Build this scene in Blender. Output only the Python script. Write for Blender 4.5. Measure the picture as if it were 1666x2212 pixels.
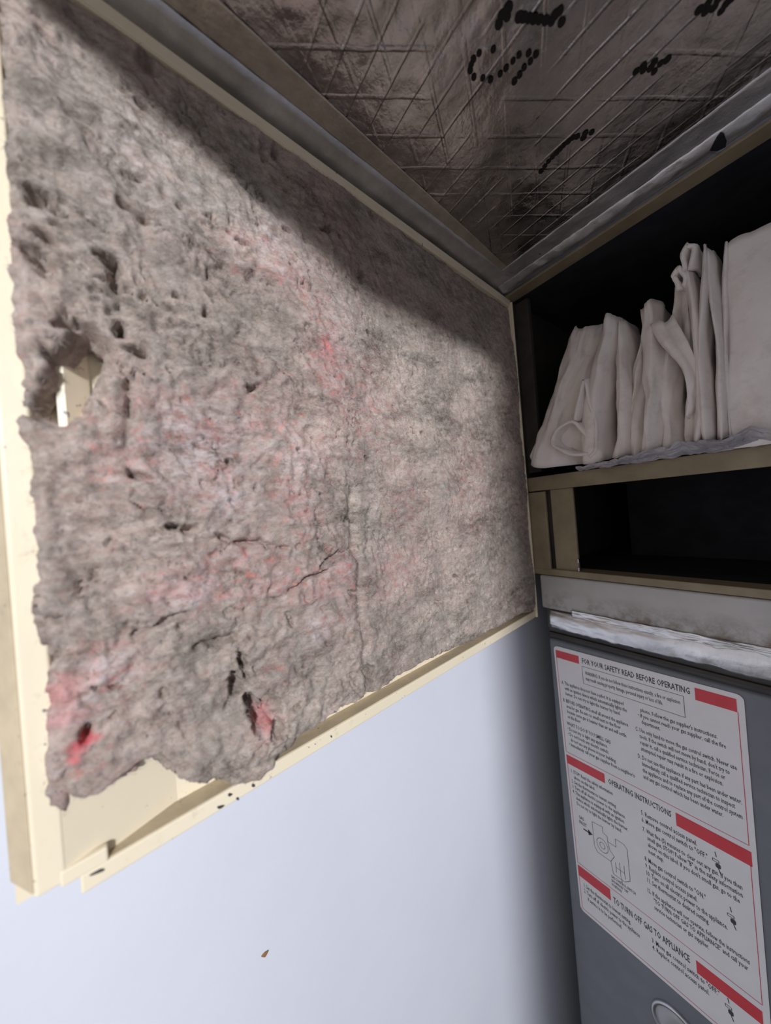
import bpy, bmesh, math, random
import numpy as np
from mathutils import Vector, Matrix

for o in list(bpy.data.objects):
    bpy.data.objects.remove(o, do_unlink=True)
scene = bpy.context.scene
COL = scene.collection
random.seed(7)
rng = np.random.default_rng(7)

# ------------------------------------------------------------------ camera
EYE = 1.30                                   # height of the lens above the floor
cam_data = bpy.data.cameras.new('camera')
cam = bpy.data.objects.new('camera', cam_data)
COL.objects.link(cam)
right = Vector((0.57966232, 0.81077044, -0.0815039))
up = Vector((0.04842758, 0.06556854, 0.99667223))
fwd = Vector((-0.81341648, 0.58168037, 0.00125604))
m = Matrix((right, up, -fwd)).transposed().to_4x4()
m.translation = Vector((0, 0, EYE))
cam.matrix_world = m
cam_data.sensor_fit = 'HORIZONTAL'
cam_data.sensor_width = 36.0
cam_data.lens = 36.0 * 700.0 / 1666.0
cam_data.clip_start = 0.01
cam_data.dof.use_dof = True
cam_data.dof.focus_distance = 0.42
cam_data.dof.aperture_fstop = 4.0
scene.camera = cam

# ------------------------------------------------------------------ world, lights, exposure
world = bpy.data.worlds.new('room_light')
scene.world = world
world.use_nodes = True
bg = world.node_tree.nodes['Background']
bg.inputs[0].default_value = (0.97, 0.95, 0.96, 1)
bg.inputs[1].default_value = 0.48

lamp_data = bpy.data.lights.new('ceiling_lamp', 'AREA')
lamp_data.shape = 'ELLIPSE'
lamp_data.size = 0.26
lamp_data.size_y = 0.09
lamp_data.energy = 72.0
lamp_data.color = (0.93, 0.95, 1.0)
lamp = bpy.data.objects.new('ceiling_lamp', lamp_data)
COL.objects.link(lamp)
lamp.location = (1.98, -0.97, EYE + 0.706)
lamp.rotation_euler = (Vector((-0.32, 0.2, EYE)) - lamp.location).to_track_quat('-Z', 'Y').to_euler()

vs = scene.view_settings
vs.view_transform = 'Standard'
vs.look = 'None'
vs.gamma = 1.0
vs.exposure = 0.0
vs.use_curve_mapping = False


# ------------------------------------------------------------------ materials
class NT:
    """small helper around a material node tree"""
    def __init__(self, name):
        self.m = bpy.data.materials.new(name)
        self.m.use_nodes = True
        self.t = self.m.node_tree
        self.b = self.t.nodes['Principled BSDF']
        self.co = self.t.nodes.new('ShaderNodeTexCoord')

    def n(self, kind, **kw):
        nd = self.t.nodes.new(kind)
        for k, v in kw.items():
            if k in nd.inputs:
                nd.inputs[k].default_value = v
            else:
                setattr(nd, k, v)
        return nd

    def l(self, a, b):
        self.t.links.new(a, b)

    def noise(self, scale, detail=4.0, rough=0.6, vec=None, distortion=0.0):
        nd = self.n('ShaderNodeTexNoise')
        nd.inputs['Scale'].default_value = scale
        nd.inputs['Detail'].default_value = detail
        nd.inputs['Roughness'].default_value = rough
        nd.inputs['Distortion'].default_value = distortion
        self.l(vec if vec else self.co.outputs['Object'], nd.inputs['Vector'])
        return nd.outputs['Fac']

    def ramp(self, fac, stops):
        nd = self.n('ShaderNodeValToRGB')
        cr = nd.color_ramp
        while len(cr.elements) < len(stops):
            cr.elements.new(0.5)
        for e, (p, c) in zip(cr.elements, stops):
            e.position = p
            e.color = (c, c, c, 1) if isinstance(c, (int, float)) else (*c, 1)
        self.l(fac, nd.inputs['Fac'])
        return nd.outputs['Color']

    def mix(self, fac, a, b):
        nd = self.n('ShaderNodeMix', data_type='RGBA')
        for s, v in ((nd.inputs[0], fac), (nd.inputs[6], a), (nd.inputs[7], b)):
            if isinstance(v, (int, float)):
                s.default_value = v
            elif isinstance(v, tuple):
                s.default_value = (*v, 1)
            else:
                self.l(v, s)
        return nd.outputs[2]

    def math(self, op, a, b=0.5):
        nd = self.n('ShaderNodeMath', operation=op)
        for s, v in ((nd.inputs[0], a), (nd.inputs[1], b)):
            if isinstance(v, (int, float)):
                s.default_value = v
            else:
                self.l(v, s)
        return nd.outputs[0]

    def bump(self, height, strength=0.3, dist=0.001, prev=None):
        nd = self.n('ShaderNodeBump')
        nd.inputs['Strength'].default_value = strength
        nd.inputs['Distance'].default_value = dist
        self.l(height, nd.inputs['Height'])
        if prev is not None:
            self.l(prev, nd.inputs['Normal'])
        self.l(nd.outputs[0], self.b.inputs['Normal'])
        return nd.outputs[0]

    def set(self, color=None, rough=None, metal=None, spec=None):
        if color is not None:
            if isinstance(color, tuple):
                self.b.inputs['Base Color'].default_value = (*color, 1)
            else:
                self.l(color, self.b.inputs['Base Color'])
        if rough is not None:
            if isinstance(rough, (int, float)):
                self.b.inputs['Roughness'].default_value = rough
            else:
                self.l(rough, self.b.inputs['Roughness'])
        if metal is not None:
            self.b.inputs['Metallic'].default_value = metal
        if spec is not None:
            self.b.inputs['Specular IOR Level'].default_value = spec
        return self.m


def mat_painted(name, c1, c2, rough=0.5, scale=14, bump=0.05, spec=0.4):
    k = NT(name)
    k.set(k.ramp(k.noise(scale, 5), [(0.35, c1), (0.65, c2)]), rough, 0, spec)
    k.bump(k.noise(260, 3), bump, 0.001)
    return k.m


M = {}
M['wall'] = mat_painted('wall_paint', (0.66, 0.68, 0.755), (0.70, 0.72, 0.785), 0.65, 5, 0.12, 0.25)
M['floor'] = mat_painted('floor_concrete', (0.10, 0.095, 0.09), (0.16, 0.15, 0.14), 0.8, 9, 0.2)


def mat_cream():
    k = NT('cream_enamel')
    base = k.ramp(k.noise(9, 4), [(0.3, (0.83, 0.725, 0.53)), (0.7, (0.88, 0.775, 0.585))])
    dirt = k.ramp(k.noise(60, 6, 0.75), [(0.60, 0.0), (0.74, 1.0)])
    base = k.mix(k.math('MULTIPLY', dirt, 0.45), base, (0.42, 0.33, 0.20))
    chips = k.ramp(k.noise(150, 3, 0.6), [(0.70, 0.0), (0.715, 1.0)])
    base = k.mix(chips, base, (0.16, 0.16, 0.17))
    k.set(base, 0.42, 0, 0.45)
    k.bump(k.noise(220, 3), 0.08, 0.001)
    return k.m


M['cream'] = mat_cream()


def mat_dusty_shaded_cream():  # dust on the bottom flange; on the edge return the tan is painted shade
    k = NT('dusty_shaded_cream_enamel')
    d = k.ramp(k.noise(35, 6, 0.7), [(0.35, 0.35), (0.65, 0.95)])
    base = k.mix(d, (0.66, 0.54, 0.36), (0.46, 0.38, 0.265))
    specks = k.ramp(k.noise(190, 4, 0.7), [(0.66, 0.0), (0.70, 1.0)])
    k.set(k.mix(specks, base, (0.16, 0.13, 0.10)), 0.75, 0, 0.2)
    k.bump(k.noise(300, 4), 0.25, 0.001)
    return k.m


M['dusty_shaded_cream'] = mat_dusty_shaded_cream()


def mat_insulation():
    k = NT('dusty_fibreglass')
    at = k.n('ShaderNodeVertexColor')
    at.layer_name = 'tint'
    sep = k.n('ShaderNodeSeparateColor')
    k.l(at.outputs['Color'], sep.inputs[0])
    pinkmask, palemask = sep.outputs[0], sep.outputs[1]
    mp = k.n('ShaderNodeMapping')
    mp.inputs['Rotation'].default_value = (0.7, 0, 0)
    mp.inputs['Scale'].default_value = (1, 0.45, 1)
    k.l(k.co.outputs['Object'], mp.inputs['Vector'])
    v = mp.outputs[0]
    a = k.noise(30, 8, 0.70, v, 0.15)
    b = k.noise(170, 8, 0.72, v, 0.1)
    c = k.noise(1100, 3, 0.7, v)
    mixn = k.math('ADD', k.math('MULTIPLY', a, 0.46), k.math('ADD', k.math('MULTIPLY', b, 0.34), k.math('MULTIPLY', c, 0.20)))
    grey = k.ramp(mixn, [(0.38, (0.125, 0.100, 0.081)), (0.45, (0.325, 0.270, 0.228)), (0.52, (0.51, 0.440, 0.383)), (0.60, (0.74, 0.668, 0.61))])
    hue = k.ramp(k.noise(30, 7, 0.72, v, 0.2), [(0.46, 0.0), (0.64, 1.0)])
    grey = k.mix(k.math('MULTIPLY', hue, 0.45), grey, (0.56, 0.395, 0.32))
    cool = k.ramp(k.noise(19, 6, 0.7), [(0.5, 0.0), (0.68, 1.0)])
    grey = k.mix(k.math('MULTIPLY', cool, 0.5), grey, (0.31, 0.30, 0.265))
    pn = k.ramp(k.noise(75, 8, 0.75, v, 0.2), [(0.36, 0.0), (0.60, 1.0)])
    pf = k.math('MULTIPLY', pinkmask, pn)
    pcol = k.ramp(b, [(0.35, (0.60, 0.31, 0.28)), (0.5, (0.68, 0.44, 0.41)), (0.65, (0.76, 0.60, 0.57))])
    col = k.mix(pf, grey, pcol)
    redn = k.ramp(k.noise(120, 5, 0.6), [(0.56, 0.0), (0.68, 0.8)])
    col = k.mix(k.math('MULTIPLY', redn, pinkmask), col, (0.82, 0.27, 0.23))
    zone = k.ramp(k.noise(7, 3, 0.5), [(0.40, 0.0), (0.62, 0.45)])
    col = k.mix(zone, col, k.mix(0.5, col, (0.16, 0.135, 0.115)))
    hot = k.math('MULTIPLY', sep.outputs[2], k.ramp(b, [(0.36, 0.35), (0.55, 1.0)]))
    col = k.mix(hot, col, (0.80, 0.14, 0.17))
    col = k.mix(k.math('MULTIPLY', palemask, k.ramp(b, [(0.4, 0.0), (0.6, 0.8)])), col, (0.72, 0.63, 0.63))
    k.set(col, 0.95, 0, 0.05)
    n1 = k.bump(b, 0.75, 0.0028)
    k.bump(c, 0.7, 0.0010, n1)
    return k.m


M['insulation'] = mat_insulation()
kf = NT('loose_glass_fibre')
M['fibre'] = kf.set(kf.ramp(kf.noise(40, 3), [(0.35, (0.26, 0.22, 0.20)), (0.6, (0.46, 0.42, 0.40)), (0.75, (0.60, 0.42, 0.40))]), 0.9, 0, 0.1)


def mat_foil(name, tint, rough, scrim, wr=1.0):
    k = NT(name)
    g = k.ramp(k.noise(16, 7, 0.7), [(0.3, tuple(t * 0.62 for t in tint)), (0.65, tint)])
    k.set(g, k.ramp(k.noise(24, 5), [(0.3, rough), (0.7, rough + 0.16)]), 1.0)
    prev = None
    if scrim:
        for ang, per in ((0.0, 88.0), (1.02, 66.0), (-1.02, 66.0)):
            mp = k.n('ShaderNodeMapping')
            mp.inputs['Rotation'].default_value = (0, 0, ang)
            k.l(k.co.outputs['Object'], mp.inputs['Vector'])
            w = k.n('ShaderNodeTexWave', wave_type='BANDS', bands_direction='Y')
            w.inputs['Scale'].default_value = per / 20.0 * 6.2832 / 2
            w.inputs['Distortion'].default_value = 0.35
            w.inputs['Detail'].default_value = 1.0
            w.inputs['Detail Scale'].default_value = 0.6
            k.l(mp.outputs[0], w.inputs['Vector'])
            r = k.ramp(w.outputs['Fac'], [(0.955, 0.0), (0.995, 1.0)])
            r = k.math('MULTIPLY', r, k.ramp(k.noise(11 + ang, 4, 0.6, mp.outputs[0]), [(0.40, 0.0), (0.58, 1.0)]))
            prev = k.bump(r, 0.60 if ang == 0 else 0.42, 0.0010, prev)
    prev = k.bump(k.noise(46, 5, 0.6), 0.5 * wr, 0.003, prev)
    k.bump(k.noise(300, 4, 0.7), 0.18, 0.001, prev)
    return k.m


M['foil'] = mat_foil('scrim_foil', (0.60, 0.565, 0.54), 0.20, True)
M['tape'] = mat_foil('foil_tape', (0.88, 0.87, 0.88), 0.42, False)
M['tape_tan'] = mat_foil('aged_foil_tape', (0.84, 0.77, 0.66), 0.42, False)
M['tape_bright'] = mat_foil('bright_foil_tape', (0.84, 0.83, 0.84), 0.30, False, 0.35)
M['ink'] = NT('black_print').set((0.022, 0.019, 0.018), 0.8, 0, 0.1)
M['tan'] = mat_painted('tan_dirty_enamel', (0.23, 0.185, 0.115), (0.33, 0.27, 0.175), 0.55, 22, 0.15)
M['tan_dark'] = mat_painted('dark_shaded_metal', (0.035, 0.03, 0.026), (0.06, 0.05, 0.042), 0.7, 18, 0.15)  # dark brown puts the shade of the unlit cabinet insides into the colour
M['black'] = mat_painted('black_unlit_interior', (0.018, 0.018, 0.022), (0.032, 0.032, 0.038), 0.85, 20, 0.2, 0.2)  # black paints the darkness of the unlit interior into the colour
M['steel'] = NT('galvanised_steel').set((0.55, 0.56, 0.58), 0.35, 1.0)


def mat_media():
    k = NT('white_filter_cloth')
    base = k.ramp(k.noise(20, 5, 0.6), [(0.3, (0.80, 0.74, 0.70)), (0.7, (0.90, 0.845, 0.81))])
    dirt = k.ramp(k.noise(34, 6, 0.7), [(0.52, 0.0), (0.75, 1.0)])
    base = k.mix(k.math('MULTIPLY', dirt, 0.35), base, (0.40, 0.34, 0.29))
    k.set(base, 0.9, 0, 0.1)
    k.b.inputs['Subsurface Weight'].default_value = 0.0
    k.bump(k.noise(420, 4, 0.7), 0.25, 0.001)
    return k.m


M['media'] = mat_media()
M['media_grey'] = mat_painted('grey_filter_edge', (0.33, 0.31, 0.34), (0.50, 0.47, 0.48), 0.9, 30, 0.3, 0.1)  # darker grey cloth for the underside hem


def mat_band():
    k = NT('off_white_stained_enamel')
    sx = k.n('ShaderNodeSeparateXYZ')
    k.l(k.co.outputs['Object'], sx.inputs[0])
    base = k.ramp(k.noise(18, 4), [(0.3, (0.46, 0.44, 0.43)), (0.7, (0.54, 0.52, 0.51))])
    near = k.n('ShaderNodeMapRange')
    near.inputs['From Min'].default_value = EYE - 0.155
    near.inputs['From Max'].default_value = EYE - 0.184
    k.l(sx.outputs['Z'], near.inputs['Value'])
    st = k.math('MULTIPLY', near.outputs[0], k.ramp(k.noise(26, 6, 0.7), [(0.42, 0.0), (0.60, 1.0)]))
    base = k.mix(k.math('MULTIPLY', st, 0.8), base, (0.17, 0.115, 0.07))
    k.set(base, 0.55, 0, 0.35)
    k.bump(k.noise(300, 3), 0.1, 0.001)
    return k.m


M['band'] = mat_band()
M['grey'] = mat_painted('blue_grey_enamel', (0.160, 0.170, 0.190), (0.180, 0.190, 0.210), 0.42, 30, 0.12, 0.4)
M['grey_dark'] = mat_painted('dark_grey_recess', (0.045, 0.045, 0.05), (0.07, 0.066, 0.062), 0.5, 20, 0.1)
M['paper'] = mat_painted('label_paper', (0.76, 0.735, 0.735), (0.80, 0.775, 0.775), 0.45, 20, 0.03, 0.35)
M['red'] = mat_painted('label_red', (0.62, 0.055, 0.07), (0.66, 0.065, 0.08), 0.45, 40, 0.02)
M['print'] = NT('label_print').set((0.045, 0.05, 0.06), 0.5)
M['glass'] = NT('sight_lens').set((0.36, 0.37, 0.37), 0.12, 0.0, 0.8)
M['bug'] = NT('brown_speck').set((0.26, 0.13, 0.05), 0.8)


# ------------------------------------------------------------------ object helpers
def link(name, mesh, mat, parent=None, smooth=False):
    o = bpy.data.objects.new(name, mesh)
    COL.objects.link(o)
    if mat is not None:
        mesh.materials.append(mat)
    if smooth:
        mesh.polygons.foreach_set('use_smooth', [True] * len(mesh.polygons))
    if parent is not None:
        o.parent = parent
        o.matrix_parent_inverse = Matrix.Translation(-parent.location)
    return o


def thing(name, label, cat, loc, group=None):
    o = bpy.data.objects.new(name, None)
    o.empty_display_size = 0.05
    COL.objects.link(o)
    o.location = loc
    o['label'] = label
    o['category'] = cat
    if group:
        o['group'] = group
    return o


def pydata(name, verts, faces, mat, parent=None, smooth=False):
    me = bpy.data.meshes.new(name)
    me.from_pydata([tuple(v) for v in verts], [], faces)
    me.update()
    return link(name, me, mat, parent, smooth)


def box(name, x0, x1, y0, y1, z0, z1, mat, parent=None, bevel=0.0, seg=2):
    bm = bmesh.new()
    bmesh.ops.create_cube(bm, size=1.0)
    for v in bm.verts:
        v.co = Vector(((x0 + x1) / 2 + v.co.x * (x1 - x0), (y0 + y1) / 2 + v.co.y * (y1 - y0), (z0 + z1) / 2 + v.co.z * (z1 - z0)))
    if bevel > 0:
        bmesh.ops.bevel(bm, geom=bm.edges[:], offset=bevel, segments=seg, profile=0.5, affect='EDGES')
    me = bpy.data.meshes.new(name)
    bm.to_mesh(me)
    bm.free()
    return link(name, me, mat, parent, bevel > 0 and seg > 2)


def structure(o, label=None):
    o['kind'] = 'structure'
    if label:
        o['label'] = label
    return o


# ------------------------------------------------------------------ numpy noise
def perlin(x, y, seed):
    r = np.random.default_rng(seed)
    perm = r.permutation(512)
    ang = r.random(512) * 2 * np.pi
    gx, gy = np.cos(ang), np.sin(ang)
    xi, yi = np.floor(x).astype(int), np.floor(y).astype(int)
    xf, yf = x - xi, y - yi

    def g(ix, iy, dx, dy):
        h = perm[(perm[ix & 511] + iy) & 511]
        return gx[h] * dx + gy[h] * dy
    u = xf * xf * xf * (xf * (xf * 6 - 15) + 10)
    v = yf * yf * yf * (yf * (yf * 6 - 15) + 10)
    a = g(xi, yi, xf, yf) * (1 - u) + g(xi + 1, yi, xf - 1, yf) * u
    b = g(xi, yi + 1, xf, yf - 1) * (1 - u) + g(xi + 1, yi + 1, xf - 1, yf - 1) * u
    return (a * (1 - v) + b * v) * 1.4


def fbm(x, y, seed, octaves=4, gain=0.5, lac=2.03):
    s, amp = 0.0, 1.0
    for i in range(octaves):
        s = s + amp * perlin(x, y, seed + i * 17)
        x, y, amp = x * lac + 3.1, y * lac + 1.7, amp * gain
    return s


def sstep(a, b, x):
    t = np.clip((x - a) / (b - a), 0, 1)
    return t * t * (3 - 2 * t)


# ------------------------------------------------------------------ the setting
WX = -0.368
wall_left = structure(box('wall_left', WX - 0.1, WX, -1.6, 1.45, 0, 2.45, M['wall']))
structure(box('wall_back', WX, 0.5, 1.35, 1.45, 0, 2.45, M['wall']))
structure(box('wall_right', 0.38, 0.5, 0.025, 1.35, 0, 2.45, M['wall']))
structure(box('floor', WX - 0.1, 3.2, -2.2, 1.45, -0.1, 0, M['floor']))
structure(box('ceiling', WX - 0.1, 0.5, 0.0, 1.45, 2.45, 2.52, M['wall']))
# a small brown speck of dirt on the wall
bm = bmesh.new()
bmesh.ops.create_icosphere(bm, subdivisions=2, radius=0.0032)
for v in bm.verts:
    v.co = Vector((v.co.x * 0.35, v.co.y * (1 + 0.4 * math.sin(v.co.z * 900)), v.co.z * 0.75)) + Vector((WX + 0.0006, 0.064, EYE - 0.446))
me = bpy.data.meshes.new('dirt_speck')
bm.to_mesh(me)
bm.free()
link('dirt_speck', me, M['bug'], wall_left)

# ------------------------------------------------------------------ filter cabinet (stands on the furnace)
FY = 0.56
cab = thing('filter_cabinet', 'tan metal filter cabinet with dark open front between furnace and foil duct', 'cabinet', (0, 0.85, EYE - 0.134))
Z = lambda z: EYE + z
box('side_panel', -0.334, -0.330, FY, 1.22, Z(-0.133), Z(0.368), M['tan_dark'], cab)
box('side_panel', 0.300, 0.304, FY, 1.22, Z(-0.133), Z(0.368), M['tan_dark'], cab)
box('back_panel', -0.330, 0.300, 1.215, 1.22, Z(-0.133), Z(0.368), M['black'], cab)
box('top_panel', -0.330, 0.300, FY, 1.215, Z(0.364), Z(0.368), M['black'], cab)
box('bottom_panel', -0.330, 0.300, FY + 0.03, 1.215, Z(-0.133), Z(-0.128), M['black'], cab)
box('jamb_lip', -0.330, -0.2985, FY - 0.002, FY + 0.004, Z(-0.123), Z(0.014), M['tan'], cab, 0.0012)
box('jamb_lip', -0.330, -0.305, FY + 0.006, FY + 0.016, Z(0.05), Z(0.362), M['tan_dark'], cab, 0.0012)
box('jamb_lip', 0.270, 0.300, FY - 0.002, FY + 0.004, Z(-0.123), Z(0.362), M['tan'], cab, 0.0012)
box('inner_frame', -0.292, -0.2545, FY + 0.004, FY + 0.010, Z(-0.125), Z(0.016), M['tan'], cab, 0.0012)
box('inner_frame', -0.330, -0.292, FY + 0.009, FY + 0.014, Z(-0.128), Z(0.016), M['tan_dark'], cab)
box('filter_shelf', -0.330, 0.300, FY + 0.0, FY + 0.005, Z(0.016), Z(0.041), M['tan'], cab, 0.0012)
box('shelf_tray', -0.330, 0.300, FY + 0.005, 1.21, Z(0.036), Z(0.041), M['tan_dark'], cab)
box('lower_lip', -0.330, 0.300, FY - 0.002, FY + 0.03, Z(-0.1335), Z(-0.1225), M['tan'], cab, 0.0012)
box('dark_opening_back', -0.2545, 0.27, 0.80, 0.81, Z(-0.128), Z(0.036), M['black'], cab)  # added black sheet stands in for the unlit depth of the lower opening
box('header_lip', -0.330, 0.300, 0.536, FY + 0.004, Z(0.3645), Z(0.3685), M['tan'], cab, 0.001)
# two small bright clips at the frame corner
for zc in (-0.105, -0.119):
    c = box('clip', -0.2555, -0.2525, FY + 0.001, FY + 0.006, Z(zc - 0.004), Z(zc + 0.003), M['steel'], cab, 0.0008)

# ------------------------------------------------------------------ pleated filter
filt = thing('pleated_filter', 'dirty white pleated cloth air filter folded in the dark cabinet opening', 'air filter', (-0.05, 0.65, Z(0.041)))


def sheet(name, rows, mat, parent, seed, amp=0.003, sub=5, sub_z=26, thick=0.0016, ztop_noise=0.006, bow=0.0):
    """a hanging cloth sheet; rows = list of (x_bottom, y_bottom, z_bottom, x_top, y_top, z_top), smooth across"""
    R = np.array(rows, float)
    n = len(R)
    t = np.linspace(0, n - 1, (n - 1) * sub + 1)
    i = np.clip(t.astype(int), 0, n - 2)
    f = t - i

    def cr(k):
        p0, p1, p2, p3 = R[np.clip(i - 1, 0, n - 1), k], R[i, k], R[i + 1, k], R[np.clip(i + 2, 0, n - 1), k]
        return 0.5 * (2 * p1 + (p2 - p0) * f + (2 * p0 - 5 * p1 + 4 * p2 - p3) * f ** 2 + (3 * p1 - p0 - 3 * p2 + p3) * f ** 3)
    xb, yb, zb, xt, yt, zt = [cr(k) for k in range(6)]
    h = np.linspace(0, 1, sub_z)
    T, Hh = np.meshgrid(np.arange(len(t)), h, indexing='ij')
    X = xb[T] * (1 - Hh) + xt[T] * Hh
    Y = yb[T] * (1 - Hh) + yt[T] * Hh
    Zz = zb[T] * (1 - Hh) + (zt[T] + ztop_noise * perlin(t * 0.9, t * 0 + 0.3, seed + 5)[T]) * Hh
    nx = fbm(t[T] * 0.8, Hh * 3.2, seed, 3)
    ny = fbm(t[T] * 0.7 + 9, Hh * 2.6, seed + 3, 3)
    X = X + amp * nx + bow * np.sin(Hh * np.pi * 1.3 + 0.2)
    Y = Y + amp * 1.6 * ny - 0.010 * np.sin(Hh * np.pi) * 0.6
    P = np.stack([X, Y, Zz + EYE], -1)
    a, b = len(t), sub_z
    verts = P.reshape(-1, 3)
    faces = [(p * b + q, (p + 1) * b + q, (p + 1) * b + q + 1, p * b + q + 1) for p in range(a - 1) for q in range(b - 1)]
    o = pydata(name, verts, faces, mat, parent, True)
    s = o.modifiers.new('thickness', 'SOLIDIFY')
    s.thickness = thick
    return o


# every pleat: ridge standing forward, sides running back into the valley
# (x at base, x at head, height of the head, half width at base and head, ridge y at base and head, sideways bow)
pleats = [
    (-0.213, -0.190, 0.262, 0.022, 0.015, 0.540, 0.562, -0.006),
    (-0.181, -0.168, 0.250, 0.013, 0.009, 0.546, 0.566, 0.004),
    (-0.163, -0.150, 0.236, 0.010, 0.009, 0.556, 0.580, -0.003),
    (-0.146, -0.134, 0.257, 0.016, 0.012, 0.545, 0.560, 0.005),
    (-0.124, -0.111, 0.264, 0.013, 0.010, 0.552, 0.572, -0.004),
    (-0.108, -0.096, 0.272, 0.010, 0.008, 0.560, 0.570, 0.004),
    (-0.098, -0.089, 0.284, 0.008, 0.006, 0.543, 0.550, 0.006),
    (-0.087, -0.080, 0.282, 0.008, 0.005, 0.541, 0.548, -0.003),
    (-0.077, -0.073, 0.280, 0.007, 0.006, 0.545, 0.552, 0.003),
    (-0.068, -0.064, 0.277, 0.006, 0.005, 0.552, 0.562, -0.002),
]
for j, (xb, xt, zt, hb, ht, yb, yt, bow) in enumerate(pleats):
    zb = 0.050 + 0.0008 * j + 0.003 * math.sin(j * 2.3)
    dz = 0.010 + 0.006 * math.sin(j * 1.7)
    rows = [
        (xb - hb * 0.8, yb + 0.085, zb + 0.006, xt - ht * 0.8, yt + 0.085, zt - dz),
        (xb - hb * 0.95, yb + 0.034, zb + 0.004, xt - ht * 0.95, yt + 0.036, zt - dz * 0.5),
        (xb - hb * 0.75, yb + 0.009, zb + 0.001, xt - ht * 0.55, yt + 0.008, zt - 0.002),
        (xb - hb * 0.1, yb - 0.003, zb - 0.003, xt, yt, zt + 0.001),
        (xb + hb * 0.6, yb + 0.008, zb, xt + ht * 0.6, yt + 0.008, zt - 0.001),
        (xb + hb * 0.95, yb + 0.034, zb + 0.004, xt + ht * 0.95, yt + 0.034, zt - dz * 0.6),
        (xb + hb * 0.8, yb + 0.085, zb + 0.006, xt + ht * 0.8, yt + 0.085, zt - dz),
    ]
    sheet('pleat', rows, M['media'], filt, 100 + j * 11, 0.0018 + 0.0016 * (hb > 0.009), bow=bow)

# the wide flat panel of cloth at the right
rows = [
    (-0.074, 0.600, 0.046, -0.066, 0.62, 0.270),
    (-0.073, 0.560, 0.043, -0.066, 0.575, 0.276),
    (-0.066, 0.550, 0.041, -0.057, 0.562, 0.279),
    (-0.052, 0.549, 0.040, -0.040, 0.560, 0.279),
    (-0.030, 0.551, 0.040, -0.010, 0.563, 0.276),
    (0.010, 0.553, 0.040, 0.030, 0.565, 0.275),
    (0.060, 0.552, 0.040, 0.080, 0.562, 0.277),
    (0.110, 0.556, 0.040, 0.130, 0.570, 0.274),
]
sheet('cloth_panel', rows, M['media'], filt, 300, 0.0022, 6, 30)
# pulled out, twisted end at the left: sloping flap, loop and corner
rows = [
    (-0.314, 0.550, 0.079, -0.250, 0.640, 0.283),
    (-0.308, 0.534, 0.062, -0.246, 0.600, 0.281),
    (-0.290, 0.531, 0.053, -0.236, 0.585, 0.276),
    (-0.270, 0.540, 0.052, -0.226, 0.580, 0.270),
    (-0.246, 0.556, 0.052, -0.214, 0.585, 0.272),
    (-0.228, 0.575, 0.052, -0.203, 0.600, 0.272),
]
sheet('end_flap', rows, M['media'], filt, 330, 0.0050, 7, 30)


def ribbon_loop(name, pts, wid, mat, parent, seed):
    """a narrow strip of cloth following a path; wid = vector across the strip"""
    n = len(pts)
    P = np.array(pts, float)
    t = np.linspace(0, n - 1, (n - 1) * 6 + 1)
    i = np.clip(t.astype(int), 0, n - 2)
    f = (t - i)[:, None]
    p0, p1, p2, p3 = P[np.clip(i - 1, 0, n - 1)], P[i], P[i + 1], P[np.clip(i + 2, 0, n - 1)]
    C = 0.5 * (2 * p1 + (p2 - p0) * f + (2 * p0 - 5 * p1 + 4 * p2 - p3) * f ** 2 + (3 * p1 - p0 - 3 * p2 + p3) * f ** 3)
    W = np.array(wid, float)
    verts, faces, k = [], [], 6
    for a in range(len(C)):
        for q in range(k):
            s = q / (k - 1)
            verts.append(C[a] + W * s + np.array([0.0012, 0, 0.0012]) * math.sin(a * 0.7 + q * 1.3 + seed) + np.array([0, 0, EYE]))
    for a in range(len(C) - 1):
        for q in range(k - 1):
            faces.append((a * k + q, (a + 1) * k + q, (a + 1) * k + q + 1, a * k + q + 1))
    o = pydata(name, verts, faces, mat, parent, True)
    s = o.modifiers.new('thickness', 'SOLIDIFY')
    s.thickness = 0.0042
    return o


ribbon_loop('cloth_loop', [(-0.218, 0.538, 0.060), (-0.240, 0.528, 0.066), (-0.262, 0.526, 0.082), (-0.262, 0.528, 0.104), (-0.244, 0.532, 0.118), (-0.226, 0.536, 0.112), (-0.216, 0.540, 0.088), (-0.208, 0.546, 0.058)], (0.004, 0.030, 0.002), M['media'], filt, 1)
ribbon_loop('cloth_loop', [(-0.232, 0.536, 0.118), (-0.222, 0.532, 0.150), (-0.213, 0.536, 0.176), (-0.208, 0.538, 0.150), (-0.203, 0.540, 0.110), (-0.204, 0.540, 0.070), (-0.214, 0.538, 0.056)], (0.002, 0.034, 0.004), M['media'], filt, 3)
ribbon_loop('cloth_loop', [(-0.104, 0.545, 0.246), (-0.108, 0.543, 0.262), (-0.102, 0.541, 0.271), (-0.094, 0.542, 0.262), (-0.096, 0.546, 0.247)], (0.004, 0.040, 0.0), M['media'], filt, 5)
ribbon_loop('cloth_loop', [(-0.098, 0.540, 0.262), (-0.096, 0.538, 0.284), (-0.090, 0.537, 0.291), (-0.084, 0.538, 0.284), (-0.087, 0.541, 0.262)], (0.004, 0.040, 0.0), M['media'], filt, 7)
# a fold of cloth slumped across the narrow pleats
rows = [
    (-0.106, 0.548, 0.085, -0.127, 0.556, 0.222),
    (-0.106, 0.541, 0.088, -0.119, 0.549, 0.221),
    (-0.103, 0.543, 0.090, -0.110, 0.549, 0.217),
    (-0.100, 0.550, 0.092, -0.102, 0.553, 0.222),
]
sheet('slumped_fold', rows, M['media'], filt, 360, 0.002, 6, 16, bow=0.010)
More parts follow.
